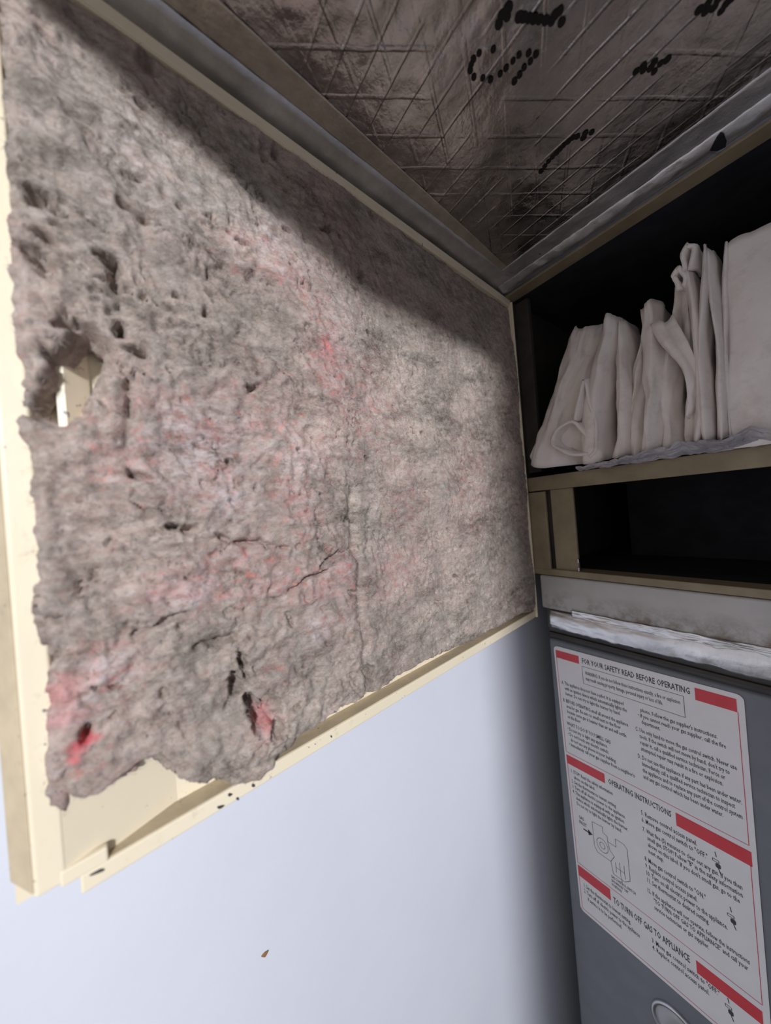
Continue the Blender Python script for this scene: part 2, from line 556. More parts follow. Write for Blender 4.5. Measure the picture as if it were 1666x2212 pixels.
# crumpled grey underside along the front of the shelf
nx_, ny_ = 190, 14
gx = np.linspace(-0.235, 0.12, nx_)
gy = np.linspace(0, 1, ny_)
GX, GY = np.meshgrid(gx, gy, indexing='ij')
tall = sstep(-0.20, -0.10, GX)
yy = 0.533 + 0.006 * perlin(GX * 40, GY * 0 + 0.4, 61) + GY * 0.022 + 0.005 * fbm(GX * 60, GY * 3.0, 66, 3)
zz = EYE + 0.0425 + (0.006 + 0.013 * tall) * (1 - GY) * (0.7 + 0.5 * perlin(GX * 48, GY * 0 + 2.2, 63)) * (GY < 2) + 0.002 * fbm(GX * 70, GY * 3, 62, 3)
zz = np.maximum(zz, EYE + 0.0415)
faces = [(p * ny_ + q, (p + 1) * ny_ + q, (p + 1) * ny_ + q + 1, p * ny_ + q + 1) for p in range(nx_ - 1) for q in range(ny_ - 1)]
o = pydata('crumpled_hem', np.stack([GX, yy, zz], -1).reshape(-1, 3), faces, M['media_grey'], filt, False)
o.modifiers.new('thickness', 'SOLIDIFY').thickness = 0.003

# ------------------------------------------------------------------ furnace
fur = thing('furnace', 'blue-grey furnace cabinet with white safety label below the filter opening', 'furnace', (-0.05, 0.9, 0))
FX0, FX1 = -0.318, 0.24
box('casing', FX0, FX1, 0.575, 1.25, 0.0, Z(-0.1345), M['grey'], fur, 0.006, 3)
box('front_panel', FX0 + 0.004, FX1 - 0.004, FY, 0.576, 0.02, Z(-0.2475), M['grey'], fur, 0.005, 3)
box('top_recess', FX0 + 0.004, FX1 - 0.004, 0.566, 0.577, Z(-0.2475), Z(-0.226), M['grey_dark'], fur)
box('recess_rib', FX0 + 0.004, FX1 - 0.004, 0.562, 0.570, Z(-0.2415), Z(-0.2365), M['tan_dark'], fur, 0.001)
box('top_flange', FX0 - 0.001, FX1 + 0.002, FY - 0.004, 0.578, Z(-0.193), Z(-0.1345), M['band'], fur, 0.003, 3)
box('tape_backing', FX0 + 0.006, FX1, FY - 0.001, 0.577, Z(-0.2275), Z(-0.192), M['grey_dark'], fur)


def crumple_strip(name, x0, x1, zA, zB, y, amp, mat, parent, seed, nx=220, nz=16, lift=0.0):
    gx = np.linspace(x0, x1, nx)
    gt = np.linspace(0, 1, nz)
    GX, GT = np.meshgrid(gx, gt, indexing='ij')
    edge = 0.0022 * fbm(GX * 45, GX * 0 + 0.5, seed + 4, 3)
    zz = EYE + zA + (zB - zA) * GT + edge * np.where(GT < 0.5, 1 - GT * 2, 0) * 1.0
    cre = np.abs(fbm(GX * 16 + GT * 2.2, GT * 2.2, seed, 3))
    yy = y - amp * cre - lift * np.sin(GT * np.pi) - amp * 0.12 * fbm(GX * 70, GT * 5, seed + 9, 2)
    faces = [(p * nz + q, (p + 1) * nz + q, (p + 1) * nz + q + 1, p * nz + q + 1) for p in range(nx - 1) for q in range(nz - 1)]
    o = pydata(name, np.stack([GX, yy, zz], -1).reshape(-1, 3), faces, mat, parent, True)
    o.modifiers.new('thickness', 'SOLIDIFY').thickness = 0.0008
    return o


crumple_strip('foil_tape', FX0 + 0.012, FX1, -0.2275, -0.1955, FY - 0.002, 0.0016, M['tape_bright'], fur, 500, lift=0.004)
crumple_strip('foil_tape', FX0 + 0.050, FX1, -0.1985, -0.1885, FY - 0.0055, 0.0040, M['tape_bright'], fur, 530, nz=10)

# sight glass
SG = Vector((-0.170, FY, Z(-0.772)))


def lathe_y(name, prof, mat, parent, seg=40, smooth=True):
    """prof = list of (radius, distance in front of the panel)"""
    verts, faces = [], []
    for r_, d_ in prof:
        for s_ in range(seg):
            a = 2 * math.pi * s_ / seg
            verts.append(SG + Vector((r_ * math.cos(a), -d_, r_ * math.sin(a))))
    for i_ in range(len(prof) - 1):
        for s_ in range(seg):
            faces.append((i_ * seg + s_, i_ * seg + (s_ + 1) % seg, (i_ + 1) * seg + (s_ + 1) % seg, (i_ + 1) * seg + s_))
    faces.append(tuple((len(prof) - 1) * seg + s_ for s_ in range(seg)))
    return pydata(name, verts, faces, mat, parent, smooth)


sg = lathe_y('sight_glass', [(0.0305, 0.0), (0.0305, 0.003), (0.029, 0.0045), (0.0265, 0.0045), (0.0255, 0.003), (0.0255, 0.002)], M['steel'], fur)
lathe_y('lens', [(0.0252, 0.002), (0.0250, 0.0034), (0.018, 0.0046), (0.009, 0.0052), (0.001, 0.0054)], M['glass'], sg)

# ---- the safety label and its print
LA = math.radians(1.2)
L0 = Vector((-0.3055, FY - 0.0006, Z(-0.2585)))
LEX = Vector((math.cos(LA), 0, math.sin(LA)))
LEZ = Vector((math.sin(LA), 0, -math.cos(LA)))
LW, LH = 0.228, 0.458


def lp(x, z, d=0.0):
    # lower part of the sticker narrows very slightly
    return L0 + LEX * (x * (1 - 0.045 * z / LH) + 0.001 * z) + LEZ * z + Vector((0, -d, 0))


def plate(name, x0, x1, z0, z1, d, mat, parent, rad=0.0, th=0.0004):
    pts = []
    if rad <= 0:
        pts = [(x0, z0), (x1, z0), (x1, z1), (x0, z1)]
    else:
        for cx_, cz_, a0 in ((x1 - rad, z0 + rad, -90), (x1 - rad, z1 - rad, 0), (x0 + rad, z1 - rad, 90), (x0 + rad, z0 + rad, 180)):
            for s_ in range(7):
                a = math.radians(a0 + s_ * 15)
                pts.append((cx_ + rad * math.cos(a), cz_ + rad * math.sin(a)))
    n = len(pts)
    verts = [lp(x, z, d) for x, z in pts] + [lp(x, z, d - th) for x, z in pts]
    faces = [tuple(range(n))] + [(i, (i + 1) % n, n + (i + 1) % n, n + i) for i in range(n)]
    return pydata(name, verts, faces, mat, parent)


label = plate('safety_label', 0, LW, 0, LH, 0.0006, M['paper'], fur, 0.007, 0.0006)
label['label'] = 'white safety sticker with red bars and black instructions'
D1 = 0.0009
for (x0, x1, z0, z1) in ((0.003, 0.041, 0.007, 0.020), (0.184, 0.2215, 0.0065, 0.0225), (0.003, 0.063, 0.189, 0.204), (0.152, 0.2235, 0.191, 0.209), (0.003, 0.054, 0.379, 0.397), (0.160, 0.2215, 0.386, 0.403)):
    plate('red_bar', x0, x1, z0, z1, D1, M['red'], label)


def line(name, pts, w, mat, parent, d=D1):
    verts, faces = [], []
    for (ax, az), (bx, bz) in zip(pts[:-1], pts[1:]):
        dx, dz = bx - ax, bz - az
        ln = math.hypot(dx, dz) or 1
        nx_, nz_ = -dz / ln * w / 2, dx / ln * w / 2
        k = len(verts)
        verts += [lp(ax + nx_, az + nz_, d), lp(bx + nx_, bz + nz_, d), lp(bx - nx_, bz - nz_, d), lp(ax - nx_, az - nz_, d)]
        faces.append((k, k + 1, k + 2, k + 3))
    return pydata(name, verts, faces, mat, parent)


line('red_rule', [(0.0035, 0.020), (0.0035, 0.184), (0.222, 0.184), (0.222, 0.022)], 0.0006, M['red'], label)
line('red_rule', [(0.0035, 0.204), (0.0035, 0.3745), (0.222, 0.3775), (0.222, 0.208)], 0.0006, M['red'], label)
line('red_rule', [(0.0035, 0.397), (0.0035, 0.4525), (0.222, 0.4525), (0.222, 0.402)], 0.0006, M['red'], label)
line('box_rule', [(0.045, 0.0225), (0.172, 0.0225), (0.172, 0.051), (0.045, 0.051), (0.045, 0.0225)], 0.0005, M['print'], label)


def text(name, body, x0, x1, z0, z1, bold=0.0, fit=True):
    cu = bpy.data.curves.new(name, 'FONT')
    cu.body = body
    cu.size = 1.0
    cu.resolution_u = 1
    cu.space_line = 1.05
    cu.offset = bold
    tmp = bpy.data.objects.new(name, cu)
    COL.objects.link(tmp)
    bpy.context.view_layer.update()
    dg = bpy.context.evaluated_depsgraph_get()
    me = bpy.data.meshes.new_from_object(tmp.evaluated_get(dg))
    bpy.data.objects.remove(tmp, do_unlink=True)
    bpy.data.curves.remove(cu)
    n = len(me.vertices)
    co = np.empty(n * 3)
    me.vertices.foreach_get('co', co)
    co = co.reshape(-1, 3)
    mn, mx = co.min(0), co.max(0)
    sx_ = (x1 - x0) / (mx[0] - mn[0])
    sz_ = (z1 - z0) / (mx[1] - mn[1])
    out = np.empty_like(co)
    for i_ in range(n):
        p = lp(x0 + (co[i_, 0] - mn[0]) * sx_, z0 + (mx[1] - co[i_, 1]) * sz_, D1)
        out[i_] = p
    me.vertices.foreach_set('co', out.reshape(-1))
    me.update()
    me.materials.clear()
    o = link(name, me, M['print'], label)
    return o


text('heading', 'FOR YOUR SAFETY READ BEFORE OPERATING', 0.046, 0.179, 0.0085, 0.0175, 0.012)
text('warning_text', 'WARNING: If you do not follow these instructions exactly, a fire or explosion\nmay result causing property damage, personal injury or loss of life.', 0.049, 0.168, 0.029, 0.046, 0.006)
B = 0.008
text('paragraph', 'A. This appliance does not have a pilot. It is equipped\n    with an ignition device which automatically lights the\n    burner. Do not try to light the burner by hand.', 0.008, 0.104, 0.0585, 0.0840, B)
text('paragraph', 'B. BEFORE OPERATING smell all around the appliance\n    area for gas. Be sure to smell next to the floor\n    because some gas is heavier than air and will settle\n    on the floor.', 0.008, 0.104, 0.0890, 0.1220, B)
text('paragraph', '    WHAT TO DO IF YOU SMELL GAS\n    \u2022 Do not try to light any appliance.\n    \u2022 Do not touch any electric switch;\n       do not use any phone in your building.\n    \u2022 Immediately call your gas supplier from a neighbor\'s', 0.010, 0.106, 0.1285, 0.1720, B)
text('paragraph', '   phone. Follow the gas supplier\'s instructions.\n\u2022 If you cannot reach your gas supplier, call the fire\n   department.', 0.118, 0.209, 0.0585, 0.0840, B)
text('paragraph', 'C. Use only hand to move the gas control switch. Never use\n    tools. If the switch will not move by hand, don\'t try to\n    repair it, call a qualified service technician. Force or\n    attempted repair may result in a fire or explosion.', 0.113, 0.217, 0.0895, 0.1250, B)
text('paragraph', 'D. Do not use this appliance if any part has been under water.\n    Immediately call a qualified service technician to inspect\n    the appliance and to replace any part of the control system\n    and any gas control which has been under water.', 0.113, 0.219, 0.1300, 0.1660, B)
text('heading', 'OPERATING INSTRUCTIONS', 0.068, 0.147, 0.1925, 0.2015, 0.012)
text('paragraph', '1. STOP! Read the safety information\n    above on this label.\n2. Set the thermostat to lowest setting.\n3. Turn off all electric power to the appliance.\n4. This appliance is equipped with an ignition\n    device which automatically lights the burner.\n    Do not try to light the burner by hand.', 0.008, 0.090, 0.2110, 0.2720, B)
text('paragraph', '5. Remove control access panel.\n6. Move gas control switch to "OFF."', 0.110, 0.182, 0.2150, 0.2345, B)
text('paragraph', '7. Wait five (5) minutes to clear out any gas. If you then\n    smell gas, STOP! Follow "B" in the safety information\n    above on this label. If you don\'t smell gas, go to the\n    next step.', 0.110, 0.213, 0.2395, 0.2770, B)
text('paragraph', '8. Move gas control switch to "ON."\n9. Replace control access panel.\n10. Turn on all electric power to the appliance.\n11. Set thermostat to desired setting.', 0.109, 0.196, 0.2830, 0.3240, B)
text('paragraph', '12. If the appliance will not operate, follow the instructions\n      "TO TURN OFF GAS TO APPLIANCE" and call your\n      service technician or gas supplier.', 0.109, 0.214, 0.3305, 0.3585, B)
text('heading', 'TO TURN OFF GAS TO APPLIANCE', 0.058, 0.153, 0.3870, 0.3975, 0.012)
text('paragraph', '1. Set the thermostat to lowest setting.\n2. Turn off all electric power to the appliance\n    if service is to be performed.', 0.010, 0.092, 0.4040, 0.4330, B)
text('paragraph', '3. Move gas control switch to "OFF."\n4. Replace control access panel.', 0.108, 0.182, 0.4040, 0.4240, B)
text('diagram_note', 'GAS\nINLET', 0.014, 0.026, 0.2860, 0.3000, B)
text('diagram_note', 'GAS CONTROL SWITCH\nSHOWN IN "ON"\nPOSITION', 0.058, 0.092, 0.3520, 0.3700, B)
# line drawing of the gas valve
dg_lines = [
    [(0.036, 0.283), (0.052, 0.281), (0.052, 0.290), (0.058, 0.292), (0.058, 0.300), (0.070, 0.300), (0.070, 0.287), (0.082, 0.287), (0.086, 0.292), (0.086, 0.340), (0.078, 0.348), (0.062, 0.348), (0.060, 0.330), (0.040, 0.330), (0.036, 0.322), (0.036, 0.283)],
    [(0.058, 0.300), (0.060, 0.312), (0.066, 0.318), (0.060, 0.330)],
    [(0.067, 0.326), (0.067, 0.342)], [(0.073, 0.322), (0.073, 0.344)], [(0.079, 0.322), (0.079, 0.344)],
    [(0.067, 0.334), (0.079, 0.334)],
    [(0.074, 0.344), (0.074, 0.352)],
]
ring = [(0.049 + 0.0085 * math.cos(a * math.pi / 10), 0.313 + 0.011 * math.sin(a * math.pi / 10)) for a in range(21)]
ring2 = [(0.049 + 0.004 * math.cos(a * math.pi / 6), 0.313 + 0.005 * math.sin(a * math.pi / 6)) for a in range(13)]
for pts in dg_lines + [ring, ring2]:
    line('diagram_stroke', pts, 0.00055, M['print'], label)
line('diagram_arrow', [(0.020, 0.306), (0.031, 0.306)], 0.0022, M['print'], label)
pydata('diagram_arrow', [lp(0.028, 0.301, D1), lp(0.035, 0.306, D1), lp(0.028, 0.311, D1)], [(0, 1, 2)], M['print'], label)
for (x, z) in ((0.190, 0.226), (0.200, 0.288), (0.190, 0.414)):
    line('switch_icon', [(x, z - 0.010), (x + 0.001, z - 0.004)], 0.0009, M['print'], label)
    line('switch_icon', [(x - 0.003, z), (x + 0.003, z), (x + 0.003, z + 0.003), (x - 0.003, z + 0.003), (x - 0.003, z)], 0.0006, M['print'], label)
    plate('switch_icon', x - 0.0005, x + 0.0045, z + 0.004, z + 0.010, D1, M['print'], label, 0.002)
    line('switch_icon', [(x + 0.002, z + 0.010), (x + 0.004, z + 0.016)], 0.0010, M['print'], label)

# ------------------------------------------------------------------ overhead foil-faced duct
duct = thing('insulated_duct', 'foil-faced insulated duct with black printed digits overhead', 'duct', (0, 0.15, Z(0.372)))
DX0, DX1, DY0, DY1, DZ = WX + 0.002, 0.37, -0.150, 0.538, 0.372


def foil_z(x, y):
    z = 0.0009 * fbm(x * 17, y * 17, 700, 4) + 0.0011 * np.abs(fbm(x * 9 + y * 7, y * 9 - x * 3, 720, 3))
    # loosened facing between the printed digits and the near edge: long soft wrinkles
    k = sstep(0.33, 0.15, y) * sstep(-0.25, -0.19, x)
    z = z + k * 0.0028 * np.abs(fbm(x * 13 + y * 2, y * 34 - x * 9, 740, 4))
    return z


nx_, ny_ = 220, 210
gx = np.linspace(DX0, DX1, nx_)
gy = np.linspace(DY0, DY1, ny_)
GX, GY = np.meshgrid(gx, gy, indexing='ij')
GZ = Z(DZ) + foil_z(GX, GY)
faces = [(p * ny_ + q, p * ny_ + q + 1, (p + 1) * ny_ + q + 1, (p + 1) * ny_ + q) for p in range(nx_ - 1) for q in range(ny_ - 1)]
pydata('foil_facing', np.stack([GX, GY, GZ], -1).reshape(-1, 3), faces, M['foil'], duct, True)
box('duct_body', DX0, DX1, DY0, DY1, Z(DZ + 0.006), Z(DZ + 0.42), M['foil'], duct, 0.004, 3)


def tape_strip(name, a0, a1, b0, b1, off, mat, seed, n=120, k=14, crown=0.0, amp=0.0005):
    """a strip between line a0-a1 and line b0-b1 (xy), lying against the facing"""
    s = np.linspace(0, 1, n)[:, None]
    t = np.linspace(0, 1, k)[None, :]
    ax = a0[0] + (a1[0] - a0[0]) * s
    ay = a0[1] + (a1[1] - a0[1]) * s
    bx = b0[0] + (b1[0] - b0[0]) * s
    by = b0[1] + (b1[1] - b0[1]) * s
    X = ax + (bx - ax) * t
    Y = ay + (by - ay) * t
    zz = Z(DZ) - off + 0.25 * foil_z(X, Y) + amp * fbm(X * 60, Y * 60, seed, 3) - crown * np.sin(np.pi * t)
    faces = [(p * k + q, p * k + q + 1, (p + 1) * k + q + 1, (p + 1) * k + q) for p in range(n - 1) for q in range(k - 1)]
    o = pydata(name, np.stack([X, Y, zz + 0 * X], -1).reshape(-1, 3), faces, mat, duct, True)
    o.modifiers.new('thickness', 'SOLIDIFY').thickness = 0.0003
    return o


tape_strip('edge_tape', (-0.364, DY0), (-0.364, DY1), (-0.245, DY0), (-0.300, DY1), 0.0004, M['tape'], 801)
tape_strip('edge_tape', (-0.2440, DY0), (-0.2985, DY1 - 0.03), (-0.2130, DY0), (-0.2900, DY1 - 0.03), 0.0002, M['tape_tan'], 802, amp=0.0002)
tape_strip('edge_tape', (-0.33, 0.478), (DX1, 0.478), (-0.33, 0.512), (DX1, 0.512), 0.0006, M['tape'], 803, 200, 10)
tape_strip('edge_bead', (-0.325, 0.508), (DX1, 0.508), (-0.325, 0.537), (DX1, 0.537), 0.0010, M['tape'], 804, 260, 14, 0.0045, 0.0012)

# torn hole in the edge bead
hp = [(-0.0635, 0.521), (-0.0590, 0.514), (-0.0535, 0.509), (-0.0515, 0.513), (-0.0512, 0.524), (-0.0530, 0.531), (-0.0590, 0.529)]
o = pydata('torn_hole', [(x, y, Z(DZ) - 0.0062) for x, y in hp] + [(x, y, Z(DZ) - 0.003) for x, y in hp], [tuple(range(7))[::-1]] + [(i, (i + 1) % 7, 7 + (i + 1) % 7, 7 + i) for i in range(7)], M['black'], duct)
line3 = [(-0.0640, 0.522), (-0.0595, 0.5305), (-0.0530, 0.5330)]
pydata('torn_rim', [(x, y, Z(DZ) - 0.0068) for x, y in line3] + [(x - 0.0012, y + 0.0012, Z(DZ) - 0.0060) for x, y in line3], [(0, 1, 4, 3), (1, 2, 5, 4)], M['tape_bright'], duct)

digits = {
    'printed_digit': [
        [(-0.147, 0.252), (-0.155, 0.244), (-0.160, 0.243), (-0.163, 0.244), (-0.166, 0.246), (-0.167, 0.252), (-0.163, 0.259), (-0.160, 0.266), (-0.153, 0.270), (-0.148, 0.271), (-0.142, 0.272), (-0.137, 0.273), (-0.132, 0.279), (-0.129, 0.285), (-0.134, 0.285), (-0.139, 0.284), (-0.144, 0.285), (-0.149, 0.285)],
        [(-0.136, 0.244), (-0.132, 0.242), (-0.127, 0.243), (-0.130, 0.246), (-0.125, 0.254), (-0.121, 0.261), (-0.117, 0.269), (-0.112, 0.278), (-0.108, 0.285), (-0.109, 0.277), (-0.106, 0.278), (-0.123, 0.257), (-0.119, 0.265), (-0.1145, 0.2735)],
        [(-0.178, 0.383), (-0.173, 0.3815), (-0.168, 0.380), (-0.1635, 0.3795), (-0.159, 0.379), (-0.155, 0.3785), (-0.151, 0.378), (-0.1465, 0.3785), (-0.142, 0.379), (-0.139, 0.382), (-0.136, 0.389), (-0.133, 0.386), (-0.129, 0.391)],
        [(-0.086, 0.373), (-0.081, 0.374), (-0.078, 0.382), (-0.075, 0.380), (-0.072, 0.386), (-0.068, 0.388), (-0.077, 0.388), (-0.082, 0.378)],
        [(-0.045, 0.373), (-0.040, 0.374), (-0.038, 0.381), (-0.035, 0.389), (-0.032, 0.387), (-0.035, 0.378), (-0.029, 0.387), (-0.042, 0.378)],
    ]}
for j, dots in enumerate(digits['printed_digit']):
    verts, faces = [], []
    for q, (x, y) in enumerate(dots):
        r_ = (0.0024, 0.0031, 0.0028, 0.0027, 0.0028)[j] * (0.9 + 0.2 * random.random())
        k = len(verts)
        for s_ in range(12):
            a = s_ * math.pi / 6
            vx, vy = x + r_ * math.cos(a), y + r_ * 1.05 * math.sin(a)
            verts.append((vx, vy, Z(DZ) + float(foil_z(np.array([vx]), np.array([vy]))[0]) - 0.0005 - 0.00002 * q))
        faces.append(tuple(range(k, k + 12))[::-1])
    pydata('printed_digit', verts, faces, M['ink'], duct)

# ------------------------------------------------------------------ insulated access door, swung open
H0 = Vector((-0.32963273, 0.56, 0))
DU = Vector((0.09529378, -0.99544919, 0))
DN = Vector((0.99544919, 0.09529378, 0))


def dp(u, z, w):
    return H0 + DU * u + DN * w + Vector((0, 0, EYE + z))


door = thing('access_door', 'cream metal access door swung open, lined with dusty pink-grey fibreglass', 'access door', tuple(dp(0.31, -0.212, -0.015)))
PW = -0.018                                   # depth of the skin behind the lip
UMAX, ZB, ZT = 0.630, -0.2115, 0.3655


def dbox(name, u0, u1, z0, z1, w0, w1, mat, bevel=0.0, parent=door, seg=2):
    bm = bmesh.new()
    bmesh.ops.create_cube(bm, size=1.0)
    for v in bm.verts:
        v.co = dp((u0 + u1) / 2 + v.co.x * (u1 - u0), (z0 + z1) / 2 + v.co.y * (z1 - z0), (w0 + w1) / 2 + v.co.z * (w1 - w0))
    bmesh.ops.recalc_face_normals(bm, faces=bm.faces[:])
    if bevel > 0:
        bmesh.ops.bevel(bm, geom=bm.edges[:], offset=bevel, segments=seg, profile=0.5, affect='EDGES')
    me = bpy.data.meshes.new(name)
    bm.to_mesh(me)
    bm.free()
    return link(name, me, mat, parent)


dbox('door_skin', 0.008, 0.640, ZB + 0.003, ZT - 0.002, PW - 0.004, PW, M['cream'])


def prism(name, prof_uw, z0, z1, mat, parent=door, bevel=0.0):
    """profile in (u, w), extruded along the height of the door"""
    n = len(prof_uw)
    bm = bmesh.new()
    lo = [bm.verts.new(dp(u, z0, w)) for u, w in prof_uw]
    hi = [bm.verts.new(dp(u, z1, w)) for u, w in prof_uw]
    bm.faces.new(lo)
    bm.faces.new(hi[::-1])
    for i_ in range(n):
        bm.faces.new((lo[i_], lo[(i_ + 1) % n], hi[(i_ + 1) % n], hi[i_]))
    bmesh.ops.recalc_face_normals(bm, faces=bm.faces[:])
    if bevel > 0:
        bmesh.ops.bevel(bm, geom=bm.edges[:], offset=bevel, segments=3, profile=0.5, affect='EDGES')
    me = bpy.data.meshes.new(name)
    bm.to_mesh(me)
    bm.free()
    return link(name, me, mat, parent)


# free edge: lip facing the room and a flared return
prism('edge_flange', [(0.6175, 0.0), (0.6120, PW), (0.6290, PW), (0.6310, -0.0025), (0.6295, 0.0)], ZB + 0.013, ZT, M['cream'], door, 0.0012)
prism('edge_return', [(0.6290, PW - 0.004), (0.6425, PW - 0.004), (0.6315, -0.0020), (0.6305, -0.0015)], ZB + 0.015, ZT, M['dusty_shaded_cream'], door, 0.0008)  # shade of the end face put into its darker tan colour
prism('corner_fill_wedge', [(0.6178, -0.0004), (0.5600, PW), (0.6178, PW)], ZB + 0.0122, -0.125, M['cream'], door)  # added wedge, sloped so the edge flange throws no shadow on the panel
# bottom flange stops a little short of the free edge
dbox('bottom_flange', 0.008, 0.6120, ZB + 0.0105, ZB + 0.0120, PW, -0.0012, M['dusty_shaded_cream'], 0.0004)
dbox('bottom_lip', 0.008, 0.6120, ZB, ZB + 0.0115, -0.010, 0.0, M['cream'], 0.0012)
dbox('corner_tab', 0.5990, 0.6200, ZB + 0.0110, ZB + 0.0200, -0.004, 0.0005, M['cream'], 0.001)
dbox('top_flange', 0.008, 0.6320, ZT - 0.0120, ZT - 0.0090, PW, -0.001, M['cream'], 0.0006)
dbox('top_lip', 0.008, 0.6320, ZT - 0.0110, ZT, -0.006, 0.0, M['cream'], 0.0012)
dbox('hinge_flange', 0.0060, 0.0100, ZB, ZT - 0.004, PW, 0.003, M['cream'], 0.0015)
# pressed channel that shows through the tear
prism('stiffening_channel', [(0.606, PW), (0.606, PW + 0.013), (0.602, PW + 0.014), (0.5905, PW + 0.003), (0.5895, PW)], 0.03, 0.16, M['cream'], door)
# scratches where the enamel is rubbed off the bottom lip
for u_, ln, dz in ((0.536, 0.006, 0.003), (0.529, 0.004, 0.0075), (0.524, 0.003, 0.001), (0.604, 0.008, 0.008), (0.512, 0.003, 0.004), (0.44, 0.002, 0.006)):
    bm = bmesh.new()
    bmesh.ops.create_icosphere(bm, subdivisions=1, radius=1)
    for v in bm.verts:
        c = v.co.copy()
        v.co = dp(u_ + c.x * ln * (0.7 + 0.5 * random.random()) / 2, ZB + dz + c.y * 0.0014 * (0.6 + 0.8 * random.random()) + c.x * 0.001, 0.0001 + c.z * 0.0003)
    me = bpy.data.meshes.new('bare_scratch')
    bm.to_mesh(me)
    bm.free()
    link('bare_scratch', me, M['grey_dark'], door)

# ---- fibreglass blanket
poly = [(0.617, 0.3535), (0.616, 0.304), (0.617, 0.237), (0.620, 0.126), (0.618, 0.083), (0.622, 0.071), (0.623, 0.061), (0.618, 0.055), (0.618, 0.032), (0.619, -0.022), (0.622, -0.032), (0.620, -0.061), (0.617, -0.068), (0.619, -0.089), (0.620, -0.115), (0.623, -0.152), (0.609, -0.161), (0.594, -0.159), (0.579, -0.154), (0.573, -0.154), (0.557, -0.167), (0.528, -0.187), (0.514, -0.194), (0.500, -0.192), (0.494, -0.186), (0.459, -0.192), (0.422, -0.187), (0.374, -0.190), (0.323, -0.189), (0.201, -0.1975), (0.066, -0.1985), (0.010, -0.1985), (0.005, -0.190), (0.004, 0.0), (0.004, 0.3535), (0.3, 0.3545)]
hole = [(0.611, 0.075), (0.603, 0.095), (0.592, 0.118), (0.589, 0.123), (0.582, 0.119), (0.583, 0.108), (0.588, 0.099), (0.590, 0.094), (0.594, 0.087), (0.598, 0.077), (0.606, 0.072)]


def poly_sd(pts, U, V):
    """signed distance, positive inside"""
    best = np.full(U.shape, 1e9)
    ins = np.zeros(U.shape, bool)
    n = len(pts)
    for i_ in range(n):
        ax, ay = pts[i_]
        bx, by = pts[(i_ + 1) % n]
        ex, ey = bx - ax, by - ay
        t = np.clip(((U - ax) * ex + (V - ay) * ey) / (ex * ex + ey * ey), 0, 1)
        best = np.minimum(best, (U - ax - t * ex) ** 2 + (V - ay - t * ey) ** 2)
        c = (ay > V) != (by > V)
        with np.errstate(divide='ignore', invalid='ignore'):
            xin = ex * (V - ay) / (ey if ey != 0 else 1e-12) + ax
        ins ^= c & (U < xin)
    d = np.sqrt(best)
    return np.where(ins, d, -d)


STEP = 0.00135
us = np.arange(0.003, 0.627, STEP)
zs = np.arange(-0.200, 0.3565, STEP)
U, V = np.meshgrid(us, zs, indexing='ij')
jag = 0.0020 * fbm(U * 90, V * 90, 31, 3)
sd = poly_sd(poly, U, V) + jag
sh = -poly_sd(hole, U, V) + jag * 0.8
inside = (sd > 0) & (sh > 0)
# direction field: combed diagonally, more so towards the hinge
wu = U + 0.012 * fbm(U * 14, V * 14, 41, 3)
wv = V + 0.012 * fbm(U * 14 + 7, V * 14, 43, 3)
ca, sa = math.cos(0.75), math.sin(0.75)
su, sv = wu * ca + wv * sa, -wu * sa + wv * ca
tuft = sstep(0.33, 0.50, U)
big = fbm(U * 7, V * 7, 1, 3) * 0.0055
mid = fbm(wu * 28, wv * 28, 5, 3) * (0.0010 + 0.0018 * tuft)
streak = fbm(su * 30, sv * 90, 9, 4, 0.6) * (0.0007 + 0.0003 * tuft)
fine = fbm(wu * 170, wv * 170, 13, 2, 0.7) * 0.00055
lump = np.abs(fbm(wu * 34, wv * 34, 19, 4)) * (0.0010 + 0.0032 * tuft)
# torn cracks: thin zero lines of a warped noise, only in patches
cr1 = np.abs(fbm(su * 17, sv * 30, 23, 4))
patch = sstep(0.15, 0.5, fbm(U * 13, V * 13, 29, 2))
crack = -(0.0060 * (0.3 + 0.7 * tuft)) * sstep(0.06, 0.0, cr1) * patch
cr2 = np.abs(fbm(wu * 48 + 3, wv * 48, 37, 3))
patch2 = sstep(0.22, 0.55, fbm(U * 26, V * 26, 53, 2))
crack += -0.0035 * sstep(0.08, 0.0, cr2) * patch2
# scattered pin holes
pin = fbm(wu * 95, wv * 95, 67, 2)
crack += -0.0035 * sstep(0.62, 0.85, pin)
hgt = 0.0200 + 0.0075 * sstep(0.345, 0.415, U + 0.012 * fbm(V * 9, V * 0 + 1.3, 71, 2)) * sstep(0.33, 0.26, V) + big + mid + streak + fine + lump + crack


